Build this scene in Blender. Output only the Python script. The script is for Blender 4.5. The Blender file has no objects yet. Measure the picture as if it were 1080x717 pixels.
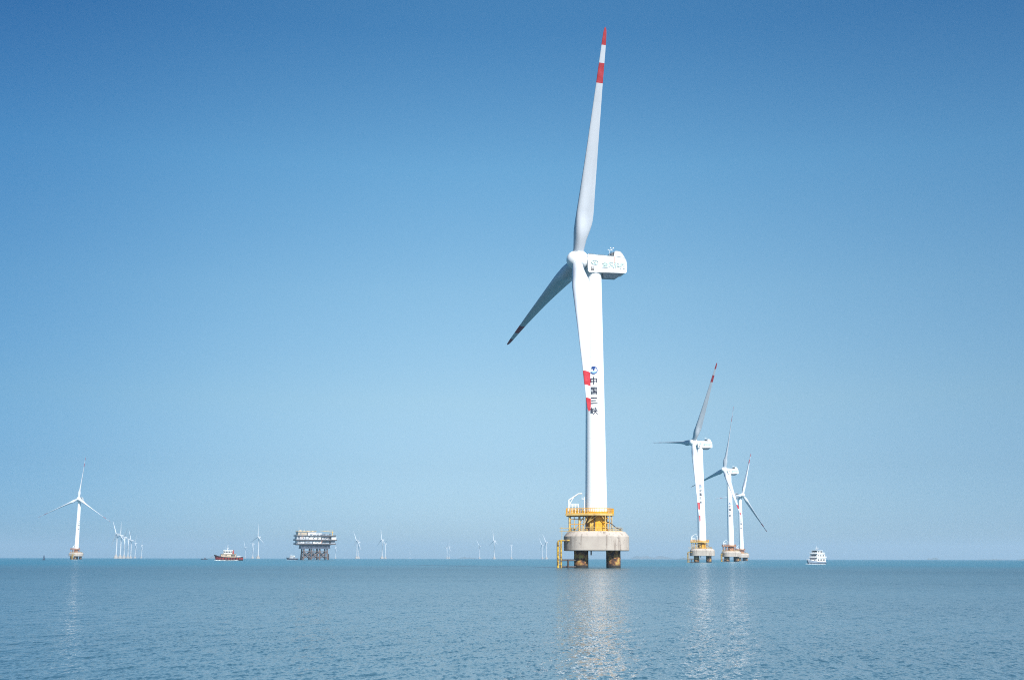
import bpy, bmesh, math, random
import numpy as np
from mathutils import Vector, Matrix
R = math.radians
random.seed(7)
scene = bpy.context.scene
col = scene.collection

# ------------------------------------------------------------------ camera
W0, H0, F = 1080.0, 717.0, 1260.0
CAM_H = 2.6
PITCH = math.atan((588.8 - H0/2)/F)
cd = bpy.data.cameras.new('camera')
cam = bpy.data.objects.new('camera', cd); col.objects.link(cam)
cd.sensor_width = 36.0; cd.lens = F/W0*36.0
cd.clip_start = 0.1; cd.clip_end = 90000
cam.matrix_world = Matrix.Translation((0, 0, CAM_H)) @ Matrix.Rotation(R(90)+PITCH, 4, 'X') @ Matrix.Rotation(R(0.12), 4, 'Z')
scene.camera = cam

# ------------------------------------------------------------------ sky, sun, exposure
SUN_EL, SUN_AZ = 41.0, 154.0          # azimuth clockwise from the view direction (+Y): behind and to the right
sdir = Vector((math.sin(R(SUN_AZ))*math.cos(R(SUN_EL)), math.cos(R(SUN_AZ))*math.cos(R(SUN_EL)), math.sin(R(SUN_EL))))
world = bpy.data.worlds.new('World'); scene.world = world
world.use_nodes = True
wn, wl = world.node_tree.nodes, world.node_tree.links
wn.clear()
sky = wn.new('ShaderNodeTexSky'); sky.sky_type = 'NISHITA'; sky.sun_disc = False
sky.sun_elevation = R(SUN_EL); sky.sun_rotation = R(SUN_AZ)
sky.altitude = 0; sky.air_density = 1.0; sky.dust_density = 0.6; sky.ozone_density = 3.0
SKY_STRENGTH = 0.0915
geo = wn.new('ShaderNodeTexCoord')
sep = wn.new('ShaderNodeSeparateXYZ'); wl.new(geo.outputs['Generated'], sep.inputs[0])
mr = wn.new('ShaderNodeMapRange'); mr.inputs['From Min'].default_value = 0.0; mr.inputs['From Max'].default_value = 0.42
wl.new(sep.outputs['Z'], mr.inputs['Value'])
ramp = wn.new('ShaderNodeValToRGB')                      # clear-air tint by height above the horizon
SKY_RAMP = [(0.0, (0.50, 0.68, 0.92)), (0.069, (0.51, 0.67, 0.93)), (0.176, (0.575, 0.68, 0.80)), (0.307, (0.74, 0.815, 0.80)), (0.52, (0.755, 0.94, 0.89)), (0.755, (0.60, 0.97, 0.98)), (1.0, (0.33, 0.75, 0.90))]
while len(ramp.color_ramp.elements) < len(SKY_RAMP): ramp.color_ramp.elements.new(0.5)
for e, (p, c) in zip(ramp.color_ramp.elements, SKY_RAMP): e.position = p; e.color = (*c, 1)
wl.new(mr.outputs[0], ramp.inputs[0])
m1 = wn.new('ShaderNodeMixRGB'); m1.blend_type = 'MULTIPLY'; m1.inputs[0].default_value = 1.0
wl.new(sky.outputs[0], m1.inputs[1]); wl.new(ramp.outputs[0], m1.inputs[2])
mx = wn.new('ShaderNodeMapRange')                        # sky darkened and blued to either side, painting in lens vignetting
mx.inputs['From Min'].default_value = -0.42; mx.inputs['From Max'].default_value = 0.42
wl.new(sep.outputs['X'], mx.inputs['Value'])
side = wn.new('ShaderNodeValToRGB'); side.color_ramp.interpolation = 'B_SPLINE'
SIDE = [(0.0, (0.32, 0.53, 0.70)), (0.22, (0.70, 0.80, 0.86)), (0.48, (1.06, 1.03, 1.01)), (0.74, (0.88, 0.92, 0.95)), (1.0, (0.62, 0.75, 0.85))]
while len(side.color_ramp.elements) < len(SIDE): side.color_ramp.elements.new(0.5)
for e, (p, c) in zip(side.color_ramp.elements, SIDE): e.position = p; e.color = (*c, 1)
wl.new(mx.outputs[0], side.inputs[0])
m2 = wn.new('ShaderNodeMixRGB'); m2.blend_type = 'MULTIPLY'; m2.inputs[0].default_value = 1.0
wl.new(m1.outputs[0], m2.inputs[1]); wl.new(side.outputs[0], m2.inputs[2])
bg = wn.new('ShaderNodeBackground'); bg.inputs['Strength'].default_value = SKY_STRENGTH
wl.new(m2.outputs[0], bg.inputs[0])
wo = wn.new('ShaderNodeOutputWorld'); wl.new(bg.outputs[0], wo.inputs[0])

sl = bpy.data.lights.new('sun', 'SUN'); sl.energy = 5.0; sl.angle = R(0.53); sl.color = (1.0, 0.98, 0.95)
so = bpy.data.objects.new('sun', sl); col.objects.link(so)
so.rotation_euler = sdir.to_track_quat('Z', 'Y').to_euler()
so.location = sdir*500

vs = scene.view_settings
scene.display_settings.display_device = 'sRGB'
vs.view_transform = 'Standard'; vs.look = 'None'; vs.exposure = 0.68; vs.gamma = 1.0; vs.use_curve_mapping = False
scene.cycles.use_denoising = False
scene.cycles.max_bounces = 6
scene.cycles.filter_width = 1.05
scene.cycles.volume_bounces = 1
try: scene.cycles.sample_clamp_indirect = 6.0
except Exception: pass

# ------------------------------------------------------------------ pixel -> place
CM = cam.matrix_world.to_3x3()
def ray(px, py):
    return CM @ Vector(((px-W0/2)/F, -(py-H0/2)/F, -1.0))
def place(px, D, py=588.7):
    """Point on the water at ground distance D, in the compass direction seen at column px."""
    d = ray(px, py); r = math.hypot(d.x, d.y)
    return Vector((d.x/r*D, d.y/r*D, 0))
def azim(px):
    d = ray(px, 588.7); return math.atan2(d.x, d.y)

# ------------------------------------------------------------------ materials
def mat(name, base, rough=0.5, metal=0.0, var=None, scale=1.0, stretch=(1, 1, 1), bump=0.0, detail=5.0, lo=0.35, hi=0.65, spec=0.5):
    """Principled with a noise mix from base to var in object space."""
    m = bpy.data.materials.new(name); m.use_nodes = True
    n, l = m.node_tree.nodes, m.node_tree.links
    b = n['Principled BSDF']
    b.inputs['Base Color'].default_value = (*base, 1)
    b.inputs['Roughness'].default_value = rough; b.inputs['Metallic'].default_value = metal
    b.inputs['Specular IOR Level'].default_value = spec
    if var is not None:
        tc = n.new('ShaderNodeTexCoord'); mp = n.new('ShaderNodeMapping'); mp.inputs['Scale'].default_value = stretch
        l.new(tc.outputs['Object'], mp.inputs[0])
        nz = n.new('ShaderNodeTexNoise'); nz.inputs['Scale'].default_value = scale; nz.inputs['Detail'].default_value = detail
        l.new(mp.outputs[0], nz.inputs['Vector'])
        r = n.new('ShaderNodeValToRGB'); r.color_ramp.elements[0].position = lo; r.color_ramp.elements[1].position = hi
        r.color_ramp.elements[0].color = (*base, 1); r.color_ramp.elements[1].color = (*var, 1)
        l.new(nz.outputs['Fac'], r.inputs[0]); l.new(r.outputs[0], b.inputs['Base Color'])
        if bump:
            bp = n.new('ShaderNodeBump'); bp.inputs['Strength'].default_value = bump; bp.inputs['Distance'].default_value = 0.05
            l.new(nz.outputs['Fac'], bp.inputs['Height']); l.new(bp.outputs[0], b.inputs['Normal'])
    return m

M = {}
M['tower_white'] = mat('tower_white_paint', (0.87, 0.87, 0.86), 0.35, var=(0.82, 0.82, 0.80), scale=0.5, stretch=(1, 1, 0.12))
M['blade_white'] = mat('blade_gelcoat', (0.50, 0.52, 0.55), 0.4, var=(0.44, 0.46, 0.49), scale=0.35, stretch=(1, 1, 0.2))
M['blade_red'] = mat('blade_red_band', (0.40, 0.035, 0.045), 0.4, var=(0.33, 0.018, 0.02), scale=0.5)
M['grey_white'] = mat('distance_faded_white', (0.46, 0.48, 0.49), 0.5)  # turbine white greyed to paint in the fading of far turbines
M['nacelle_white'] = mat('nacelle_white', (0.79, 0.80, 0.80), 0.4, var=(0.72, 0.73, 0.72), scale=0.6, stretch=(1, 1, 0.3))
M['yellow'] = mat('safety_yellow_paint', (0.66, 0.33, 0.012), 0.45, var=(0.44, 0.18, 0.012), scale=0.9, stretch=(1, 1, 0.35), lo=0.45, hi=0.75)
M['yellow_pale'] = mat('weathered_yellow_paint', (0.58, 0.40, 0.13), 0.5, var=(0.34, 0.20, 0.08), scale=1.6, lo=0.45, hi=0.75)
M['ochre'] = mat('worn_ochre_paint', (0.52, 0.33, 0.045), 0.6, var=(0.12, 0.07, 0.03), scale=1.3, lo=0.42, hi=0.62)
M['primer'] = mat('orange_brown_paint', (0.44, 0.20, 0.09), 0.6, var=(0.28, 0.13, 0.07), scale=0.8)
M['primer_pink'] = mat('faded_red_brown_paint', (0.34, 0.19, 0.13), 0.6, var=(0.22, 0.12, 0.09), scale=0.8)
M['steel_dark'] = mat('dark_steel', (0.045, 0.045, 0.05), 0.5, metal=0.2, var=(0.09, 0.06, 0.045), scale=1.2)
M['navy'] = mat('navy_lettering', (0.008, 0.012, 0.035), 0.6)
M['logo_blue'] = mat('emblem_blue', (0.02, 0.06, 0.22), 0.45)
M['logo_light'] = mat('emblem_light_blue', (0.22, 0.42, 0.62), 0.45)
M['teal'] = mat('pale_teal_lettering', (0.36, 0.48, 0.44), 0.45)
M['grille'] = mat('vent_grille', (0.13, 0.12, 0.12), 0.6, var=(0.22, 0.21, 0.2), scale=6)
M['white_paint'] = mat('white_paint', (0.78, 0.78, 0.76), 0.45, var=(0.66, 0.65, 0.62), scale=0.8)
M['offwhite'] = mat('weathered_white_panel', (0.48, 0.49, 0.50), 0.5, var=(0.30, 0.31, 0.33), scale=0.25, stretch=(1, 1, 0.4))
M['grey_panel'] = mat('grey_cladding', (0.34, 0.37, 0.40), 0.5, var=(0.22, 0.25, 0.29), scale=0.3, stretch=(1, 1, 0.4))
M['grey_blue'] = mat('blue_grey_steel', (0.10, 0.12, 0.17), 0.5, var=(0.05, 0.06, 0.08), scale=0.4)
M['jacket'] = mat('jacket_steel', (0.13, 0.075, 0.05), 0.65, var=(0.05, 0.04, 0.04), scale=0.35)
M['glass_dark'] = mat('dark_window_glass', (0.015, 0.02, 0.03), 0.08)
M['foam'] = mat('sea_foam', (0.62, 0.66, 0.67), 0.8, var=(0.40, 0.46, 0.48), scale=1.2)
M['hull_black'] = mat('black_hull_paint', (0.018, 0.018, 0.022), 0.4, var=(0.05, 0.035, 0.03), scale=0.5)
M['hull_red'] = mat('red_hull_paint', (0.34, 0.035, 0.022), 0.45, var=(0.20, 0.022, 0.018), scale=0.4)
M['hull_blue'] = mat('dark_blue_hull_paint', (0.02, 0.04, 0.09), 0.4, var=(0.03, 0.04, 0.06), scale=0.4)
M['hull_grey'] = mat('grey_blue_hull_paint', (0.30, 0.36, 0.45), 0.45, var=(0.22, 0.27, 0.33), scale=0.5)
M['cream'] = mat('cream_deckhouse_paint', (0.46, 0.37, 0.26), 0.5, var=(0.36, 0.29, 0.2), scale=0.5)
M['rubber'] = mat('black_rubber', (0.02, 0.02, 0.02), 0.8)
M['orange'] = mat('orange_paint', (0.62, 0.18, 0.04), 0.5)
M['deck'] = mat('deck_paint', (0.24, 0.10, 0.08), 0.7, var=(0.18, 0.09, 0.07), scale=0.6)
M['island'] = mat('island_scrub', (0.06, 0.075, 0.05), 0.9, var=(0.12, 0.11, 0.08), scale=0.01)

def concrete():
    m = bpy.data.materials.new('weathered_concrete'); m.use_nodes = True
    n, l = m.node_tree.nodes, m.node_tree.links
    b = n['Principled BSDF']; b.inputs['Roughness'].default_value = 0.85
    tc = n.new('ShaderNodeTexCoord')
    def noise(scale, st, det=6):
        mp = n.new('ShaderNodeMapping'); mp.inputs['Scale'].default_value = st; l.new(tc.outputs['Object'], mp.inputs[0])
        z = n.new('ShaderNodeTexNoise'); z.inputs['Scale'].default_value = scale; z.inputs['Detail'].default_value = det
        l.new(mp.outputs[0], z.inputs['Vector']); return z
    def rmp(src, a, c, ca, cc):
        r = n.new('ShaderNodeValToRGB'); e = r.color_ramp.elements
        e[0].position = a; e[1].position = c; e[0].color = (*ca, 1); e[1].color = (*cc, 1); l.new(src.outputs['Fac'], r.inputs[0]); return r
    n1 = noise(0.35, (1, 1, 1)); base = rmp(n1, 0.3, 0.7, (0.44, 0.385, 0.325), (0.38, 0.325, 0.275))
    n2 = noise(1.3, (1, 1, 0.08)); st = rmp(n2, 0.52, 0.68, (0, 0, 0), (1, 1, 1))
    n3 = noise(2.2, (1, 1, 1)); sp = rmp(n3, 0.60, 0.68, (0, 0, 0), (1, 1, 1))
    n4 = noise(0.16, (1, 1, 0.6), 2); wh = rmp(n4, 0.42, 0.62, (0, 0, 0), (1, 1, 1))
    a = n.new('ShaderNodeMath'); a.operation = 'MULTIPLY'; l.new(st.outputs[0], a.inputs[0]); l.new(wh.outputs[0], a.inputs[1])
    a2 = n.new('ShaderNodeMath'); a2.operation = 'MULTIPLY'; a2.inputs[1].default_value = 0.8; l.new(a.outputs[0], a2.inputs[0])
    x1 = n.new('ShaderNodeMixRGB'); l.new(a2.outputs[0], x1.inputs[0]); l.new(base.outputs[0], x1.inputs[1]); x1.inputs[2].default_value = (0.14, 0.10, 0.075, 1)
    a3 = n.new('ShaderNodeMath'); a3.operation = 'MULTIPLY'; l.new(sp.outputs[0], a3.inputs[0]); l.new(wh.outputs[0], a3.inputs[1])
    a4 = n.new('ShaderNodeMath'); a4.operation = 'MULTIPLY'; a4.inputs[1].default_value = 0.7; l.new(a3.outputs[0], a4.inputs[0])
    x2 = n.new('ShaderNodeMixRGB'); l.new(a4.outputs[0], x2.inputs[0]); l.new(x1.outputs[0], x2.inputs[1]); x2.inputs[2].default_value = (0.10, 0.08, 0.08, 1)
    l.new(x2.outputs[0], b.inputs['Base Color'])
    return m
M['concrete'] = concrete()

def pile_mat():
    m = bpy.data.materials.new('rusty_pile_steel'); m.use_nodes = True
    n, l = m.node_tree.nodes, m.node_tree.links
    b = n['Principled BSDF']; b.inputs['Roughness'].default_value = 0.8
    tc = n.new('ShaderNodeTexCoord')
    nz = n.new('ShaderNodeTexNoise'); nz.inputs['Scale'].default_value = 0.75; nz.inputs['Detail'].default_value = 6
    l.new(tc.outputs['Object'], nz.inputs['Vector'])
    r = n.new('ShaderNodeValToRGB'); e = r.color_ramp.elements
    e[0].position = 0.36; e[0].color = (0.028, 0.02, 0.016, 1); e[1].position = 0.68; e[1].color = (0.38, 0.31, 0.08, 1)
    k = e.new(0.46); k.color = (0.09, 0.036, 0.018, 1); k = e.new(0.56); k.color = (0.32, 0.15, 0.045, 1)
    l.new(nz.outputs['Fac'], r.inputs[0])
    sp = n.new('ShaderNodeSeparateXYZ'); l.new(tc.outputs['Object'], sp.inputs[0])
    mr = n.new('ShaderNodeMapRange'); mr.inputs['From Min'].default_value = 0.5; mr.inputs['From Max'].default_value = 1.2
    l.new(sp.outputs['Z'], mr.inputs['Value'])
    x = n.new('ShaderNodeMixRGB'); l.new(mr.outputs[0], x.inputs[0]); x.inputs[1].default_value = (0.016, 0.016, 0.014, 1); l.new(r.outputs[0], x.inputs[2])
    l.new(x.outputs[0], b.inputs['Base Color'])
    return m
M['pile'] = pile_mat()

# ------------------------------------------------------------------ mesh helpers
def finish(name, bm, m, parent=None, smooth=True, angle=35):
    me = bpy.data.meshes.new(name)
    bmesh.ops.recalc_face_normals(bm, faces=bm.faces[:])
    bm.to_mesh(me); bm.free()
    for mm in (m if isinstance(m, (list, tuple)) else [m]): me.materials.append(M[mm] if isinstance(mm, str) else mm)
    if smooth:
        me.polygons.foreach_set('use_smooth', [True]*len(me.polygons))
        try: me.set_sharp_from_angle(angle=R(angle))
        except Exception: pass
    o = bpy.data.objects.new(name, me); col.objects.link(o)
    if parent: o.parent = parent
    return o

def box(bm, c, s, rz=0.0, mi=0, bev=0.0):
    mt = Matrix.Translation(c) @ Matrix.Rotation(rz, 4, 'Z') @ Matrix.Diagonal((s[0], s[1], s[2], 1))
    g = bmesh.ops.create_cube(bm, size=1.0, matrix=mt)
    fs = {f for v in g['verts'] for f in v.link_faces}
    for f in fs: f.material_index = mi
    if bev:
        es = {e for v in g['verts'] for e in v.link_edges}
        r = bmesh.ops.bevel(bm, geom=list(es), offset=bev, segments=2, affect='EDGES', profile=0.5)
        for f in r['faces']: f.material_index = mi

def ring_loft(bm, rings, close=True, mi=0):
    vr = [[bm.verts.new(p) for p in r] for r in rings]
    for a, b in zip(vr[:-1], vr[1:]):
        n = len(a)
        for i in range(n):
            f = bm.faces.new((a[i], a[(i+1) % n], b[(i+1) % n], b[i])); f.material_index = mi
    if close:
        f = bm.faces.new(list(reversed(vr[0]))); f.material_index = mi
        f = bm.faces.new(vr[-1]); f.material_index = mi
    return vr

def tube(bm, p0, p1, r, r1=None, seg=10, mi=0):
    p0, p1 = Vector(p0), Vector(p1); d = (p1-p0).normalized()
    a = d.orthogonal().normalized(); b = d.cross(a)
    r1 = r if r1 is None else r1
    ring = lambda p, q: [p + (a*math.cos(2*math.pi*i/seg) + b*math.sin(2*math.pi*i/seg))*q for i in range(seg)]
    ring_loft(bm, [ring(p0, r), ring(p1, r1)], mi=mi)

def path(bm, pts, r, seg=8, mi=0):
    pts = [Vector(p) for p in pts]; rings = []; a = None
    for i, p in enumerate(pts):
        d = (pts[min(i+1, len(pts)-1)] - pts[max(i-1, 0)]).normalized()
        a = d.orthogonal().normalized() if a is None else (a - d*a.dot(d)).normalized()
        b = d.cross(a)
        rings.append([p + (a*math.cos(2*math.pi*k/seg) + b*math.sin(2*math.pi*k/seg))*r for k in range(seg)])
    ring_loft(bm, rings, mi=mi)

def lathe(bm, prof, seg=64, o=(0, 0, 0), mi=0, close=True):
    o = Vector(o)
    ring_loft(bm, [[o + Vector((r*math.cos(2*math.pi*i/seg), r*math.sin(2*math.pi*i/seg), z)) for i in range(seg)] for r, z in prof], close, mi)

def prism(bm, poly, z0, z1, mi=0):
    ring_loft(bm, [[Vector((x, y, z0)) for x, y in poly], [Vector((x, y, z1)) for x, y in poly]], mi=mi)

def tag(o, label, cat, group=None):
    o['label'] = label; o['category'] = cat
    if group: o['group'] = group
    return o
def thing(name, label, cat, loc=(0, 0, 0), rz=0.0, group=None):
    o = bpy.data.objects.new(name, None); col.objects.link(o)
    o.location = loc; o.rotation_euler = (0, 0, rz); o.empty_display_size = 2
    return tag(o, label, cat, group)
def struct(o, kind='structure'):
    o['kind'] = kind; return o

# ------------------------------------------------------------------ sea: one sheet to the horizon, real ripples in front
RIP1, RIP2 = (0.25, 1.1), (1.25, 1.5)
ROUGH = (0.06, 0.24)                                       # ripples too small to model: rougher the more of them a patch holds
def build_sea():
    rng = np.random.default_rng(11)
    dense = np.radians(np.linspace(-33, 33, 1000))
    coarse = np.radians(np.linspace(33, 327, 120)[1:-1])
    th = np.concatenate([dense, coarse])
    r1 = 16.0*np.exp(np.linspace(0, math.log(500/16.0), 900))
    r2 = 500*np.exp(np.linspace(0, math.log(16500/500.0), 60))[1:]
    rr = np.concatenate([np.array([1.5, 4.0, 8.0, 12.0, 14.5]), r1, r2])
    T, RR = np.meshgrid(th, rr)
    X = RR*np.sin(T); Y = RR*np.cos(T); Z = np.zeros_like(X)
    dr = np.gradient(rr)[:, None]
    dth = np.where(np.abs(((T+np.pi) % (2*np.pi))-np.pi) < R(33.1), R(0.0661), R(2.5))
    cell = np.maximum(np.abs(np.cos(T))*0+dr, RR*dth)
    K = 70
    lam = 0.16*np.exp(rng.random(K)**1.5*math.log(4.0/0.16))
    ang = rng.normal(0.25, 0.45, K)                  # wind sea running from left to right, widely spread
    ph = rng.random(K)*2*math.pi
    for i in range(K):
        k = 2*math.pi/lam[i]
        s = 0.026*min(1.0, (lam[i]/0.45)**-0.9)                # slope of this component
        fade = np.clip((lam[i]/cell - 2.0)/2.0, 0, 1)
        p = k*(X*math.cos(ang[i]) + Y*-abs(math.sin(ang[i]))) + ph[i]
        p = p + 0.55*np.sin(p*0.31 + ph[(i*7) % K]*3 + X*0.05) # uneven wave trains
        Z += s/k*fade*(np.sin(p) + 0.18*np.cos(2*p))
    nr, nt = X.shape
    verts = np.stack([X, Y, Z], -1).reshape(-1, 3)
    a = np.arange(nr*nt).reshape(nr, nt)
    b = np.roll(a, -1, axis=1)
    q = np.stack([a[:-1], a[1:], b[1:], b[:-1]], -1).reshape(-1, 4)
    me = bpy.data.meshes.new('sea')
    me.vertices.add(len(verts)+1); me.vertices.foreach_set('co', np.concatenate([verts, [[0, 0, 0]]]).ravel())
    cap = np.stack([np.full(nt, len(verts)), a[0], np.roll(a[0], -1)], -1)
    loops = np.concatenate([q.ravel(), cap.ravel()])
    me.loops.add(len(loops)); me.loops.foreach_set('vertex_index', loops)
    me.polygons.add(len(q)+len(cap))
    starts = np.concatenate([np.arange(len(q))*4, len(q)*4 + np.arange(len(cap))*3])
    me.polygons.foreach_set('loop_start', starts)
    me.polygons.foreach_set('use_smooth', np.ones(len(q)+len(cap), dtype=bool))
    me.update(calc_edges=True); me.validate()
    if sum(p.normal.z for p in me.polygons[:50]) < 0: me.flip_normals()
    m = bpy.data.materials.new('sea_water'); m.use_nodes = True
    n, l = m.node_tree.nodes, m.node_tree.links
    bs = n['Principled BSDF']
    bs.inputs['Roughness'].default_value = 0.05; bs.inputs['Specular IOR Level'].default_value = 0.5; bs.inputs['IOR'].default_value = 1.333
    tc = n.new('ShaderNodeTexCoord')
    def mapped(scale, st, det, rz=0.0):
        mp = n.new('ShaderNodeMapping'); mp.inputs['Scale'].default_value = st; mp.inputs['Rotation'].default_value = (0, 0, rz)
        l.new(tc.outputs['Object'], mp.inputs[0])
        z = n.new('ShaderNodeTexNoise'); z.inputs['Scale'].default_value = scale; z.inputs['Detail'].default_value = det
        z.inputs['Roughness'].default_value = 0.6
        l.new(mp.outputs[0], z.inputs['Vector']); return z
    # water body: greyer silty water near, clearer turquoise water beyond an uneven tide line
    sp = n.new('ShaderNodeSeparateXYZ'); l.new(tc.outputs['Object'], sp.inputs[0])
    wob = mapped(0.012, (1, 0.2, 1), 4)
    ad = n.new('ShaderNodeMath'); ad.operation = 'MULTIPLY_ADD'; ad.inputs[1].default_value = 90; l.new(wob.outputs['Fac'], ad.inputs[0]); l.new(sp.outputs['Y'], ad.inputs[2])
    mr = n.new('ShaderNodeMapRange'); mr.inputs['From Min'].default_value = 300; mr.inputs['From Max'].default_value = 620; mr.interpolation_type = 'SMOOTHSTEP'
    l.new(ad.outputs[0], mr.inputs['Value'])
    mixc = n.new('ShaderNodeMixRGB'); mixc.inputs[1].default_value = (0.034, 0.078, 0.100, 1); mixc.inputs[2].default_value = (0.006, 0.105, 0.15, 1)
    l.new(mr.outputs[0], mixc.inputs[0])
    big = mapped(0.03, (0.35, 1, 1), 3)
    vr = n.new('ShaderNodeMapRange'); vr.inputs['From Min'].default_value = 0.3; vr.inputs['From Max'].default_value = 0.7; vr.inputs['To Min'].default_value = 0.85; vr.inputs['To Max'].default_value = 1.15
    l.new(big.outputs['Fac'], vr.inputs['Value'])
    mm = n.new('ShaderNodeMixRGB'); mm.blend_type = 'MULTIPLY'; mm.inputs[0].default_value = 1
    l.new(mixc.outputs[0], mm.inputs[1]); l.new(vr.outputs[0], mm.inputs[2]); l.new(mm.outputs[0], bs.inputs['Base Color'])
    # fine ripples: slopes taken straight from noise, so that they survive at grazing distance
    def vmath(op, a, b=None, sc=None):
        v = n.new('ShaderNodeVectorMath'); v.operation = op
        l.new(a, v.inputs[0])
        if b is not None:
            if isinstance(b, tuple): v.inputs[1].default_value = b
            else: l.new(b, v.inputs[1])
        if sc is not None:
            if isinstance(sc, float): v.inputs['Scale'].default_value = sc
            else: l.new(sc, v.inputs['Scale'])
        return v.outputs[0]
    f1 = mapped(1.4, (1.9, 0.5, 1), 4, 0.15); f2 = mapped(13.0, (0.8, 0.3, 1), 3, -0.12)
    ln = n.new('ShaderNodeVectorMath'); ln.operation = 'LENGTH'; l.new(tc.outputs['Object'], ln.inputs[0])
    lg = n.new('ShaderNodeMath'); lg.operation = 'LOGARITHM'; lg.inputs[1].default_value = 10.0
    l.new(ln.outputs['Value'], lg.inputs[0])
    def by_range(lo, hi):
        m_ = n.new('ShaderNodeMapRange'); m_.inputs['From Min'].default_value = 1.4; m_.inputs['From Max'].default_value = 2.4
        m_.inputs['To Min'].default_value = lo; m_.inputs['To Max'].default_value = hi
        l.new(lg.outputs[0], m_.inputs['Value']); return m_.outputs[0]
    l.new(by_range(*ROUGH), bs.inputs['Roughness'])
    s1 = vmath('SCALE', vmath('SUBTRACT', f1.outputs['Color'], (0.5, 0.5, 0.5)), sc=by_range(*RIP1))
    s2 = vmath('SCALE', vmath('SUBTRACT', f2.outputs['Color'], (0.5, 0.5, 0.5)), sc=by_range(*RIP2))
    gust = mapped(0.022, (0.3, 1, 1), 3)                  # cat's-paws: patches of rougher and smoother water
    gr = n.new('ShaderNodeMapRange'); gr.inputs['From Min'].default_value = 0.32; gr.inputs['From Max'].default_value = 0.68; gr.inputs['To Min'].default_value = 0.62; gr.inputs['To Max'].default_value = 1.38
    l.new(gust.outputs['Fac'], gr.inputs['Value'])
    sl_ = vmath('MULTIPLY', vmath('SCALE', vmath('ADD', s1, s2), sc=gr.outputs[0]), (0.85, 0.56, 0.0))
    ge = n.new('ShaderNodeNewGeometry')
    nn = vmath('NORMALIZE', vmath('ADD', ge.outputs['Normal'], sl_))
    l.new(nn, bs.inputs['Normal'])
    me.materials.append(m)
    o = bpy.data.objects.new('sea', me); col.objects.link(o)
    return struct(o)
build_sea()

# ------------------------------------------------------------------ islands on the horizon
def island(px0, px1, D, hgt_px, seed, peak=0.5):
    rnd = random.Random(seed)
    a, b = place(px0, D), place(px1, D)
    ax = (b-a).normalized(); dp = Vector((-ax.y, ax.x, 0)); Lg = (b-a).length
    hg = hgt_px*D/F; n = 60; ph = [rnd.random()*6.3 for _ in range(6)]
    bm = bmesh.new(); grid = []
    m = 12
    for i in range(n+1):
        t = i/n
        env = (math.sin(math.pi*t**(math.log(0.5)/math.log(peak))))**0.8
        prof = env*(0.72 + 0.18*math.sin(9*t+ph[0]) + 0.12*math.sin(23*t+ph[1]) + 0.06*math.sin(57*t+ph[2]))
        row = []
        for j in range(m+1):
            s = j/m
            z = hg*max(prof, 0)*math.sin(math.pi*s)**0.8*(1 + 0.12*math.sin(7*s+11*t+ph[3])) - 0.5
            row.append(bm.verts.new(a + ax*(Lg*t) + dp*((s-0.5)*Lg*0.35) + Vector((0, 0, z))))
        grid.append(row)
    for i in range(n):
        for j in range(m):
            bm.faces.new((grid[i][j], grid[i+1][j], grid[i+1][j+1], grid[i][j+1]))
    return struct(finish('island', bm, 'island'))
island(664, 713, 14500, 4.4, 1, 0.42)
island(708, 745, 9500, 1.9, 2, 0.6)
island(977, 992, 13000, 2.6, 3, 0.45)
island(1028, 1064, 9000, 1.0, 4)
island(1071, 1098, 9000, 1.9, 5)
island(482, 503, 14500, 2.4, 6, 0.55)
island(217, 229, 12500, 2.6, 7, 0.7)

# ------------------------------------------------------------------ lettering
_glyphs = {}
def glyph(ch, bold=0.028):
    """Outline mesh of one character from Blender's own font: (verts, faces), 1 unit em, centred."""
    key = (ch, bold)
    if key in _glyphs: return _glyphs[key]
    cu = bpy.data.curves.new('lettering', 'FONT'); cu.body = ch; cu.size = 1.0; cu.offset = bold; cu.resolution_u = 3
    o = bpy.data.objects.new('lettering', cu); col.objects.link(o)
    dg = bpy.context.evaluated_depsgraph_get(); dg.update()
    me = o.evaluated_get(dg).to_mesh()
    vs_ = [v.co.copy() for v in me.vertices]; fs = [tuple(p.vertices) for p in me.polygons]
    o.evaluated_get(dg).to_mesh_clear()
    bpy.data.objects.remove(o); bpy.data.curves.remove(cu)
    if vs_:
        cx = (min(v.x for v in vs_)+max(v.x for v in vs_))/2; cy = (min(v.y for v in vs_)+max(v.y for v in vs_))/2
        vs_ = [Vector((v.x-cx, v.y-cy, 0)) for v in vs_]
    _glyphs[key] = (vs_, fs); return _glyphs[key]

def flat_add(bm, vf, s, ox, oy, mi=0):
    vs_, fs = vf
    nv = [bm.verts.new((v.x*s+ox, v.y*s+oy, 0)) for v in vs_]
    for f in fs:
        try:
            q = bm.faces.new([nv[i] for i in f]); q.material_index = mi
        except ValueError: pass
def poly(pts): return ([Vector((x, y, 0)) for x, y in pts], [tuple(range(len(pts)))])
def sector(r0, r1, a0, a1, n=28):
    vs_, fs = [], []
    for i in range(n+1):
        a = R(a0+(a1-a0)*i/n)
        vs_ += [Vector((r0*math.cos(a), r0*math.sin(a), 0)), Vector((r1*math.cos(a), r1*math.sin(a), 0))]
    for i in range(n): fs.append((2*i, 2*i+1, 2*i+3, 2*i+2))
    return vs_, fs
def solidify(bm, t):
    """Give flat lettering a thickness t (up the local z)."""
    fs = bm.faces[:]
    r = bmesh.ops.extrude_face_region(bm, geom=fs)
    for v in r['geom']:
        if isinstance(v, bmesh.types.BMVert): v.co.z += t
def slice_x(bm, step):
    xs = [v.co.x for v in bm.verts]
    x = math.ceil(min(xs)/step)*step
    while x < max(xs):
        bmesh.ops.bisect_plane(bm, geom=bm.verts[:]+bm.edges[:]+bm.faces[:], dist=1e-5, plane_co=(x, 0, 0), plane_no=(1, 0, 0))
        x += step

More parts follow.
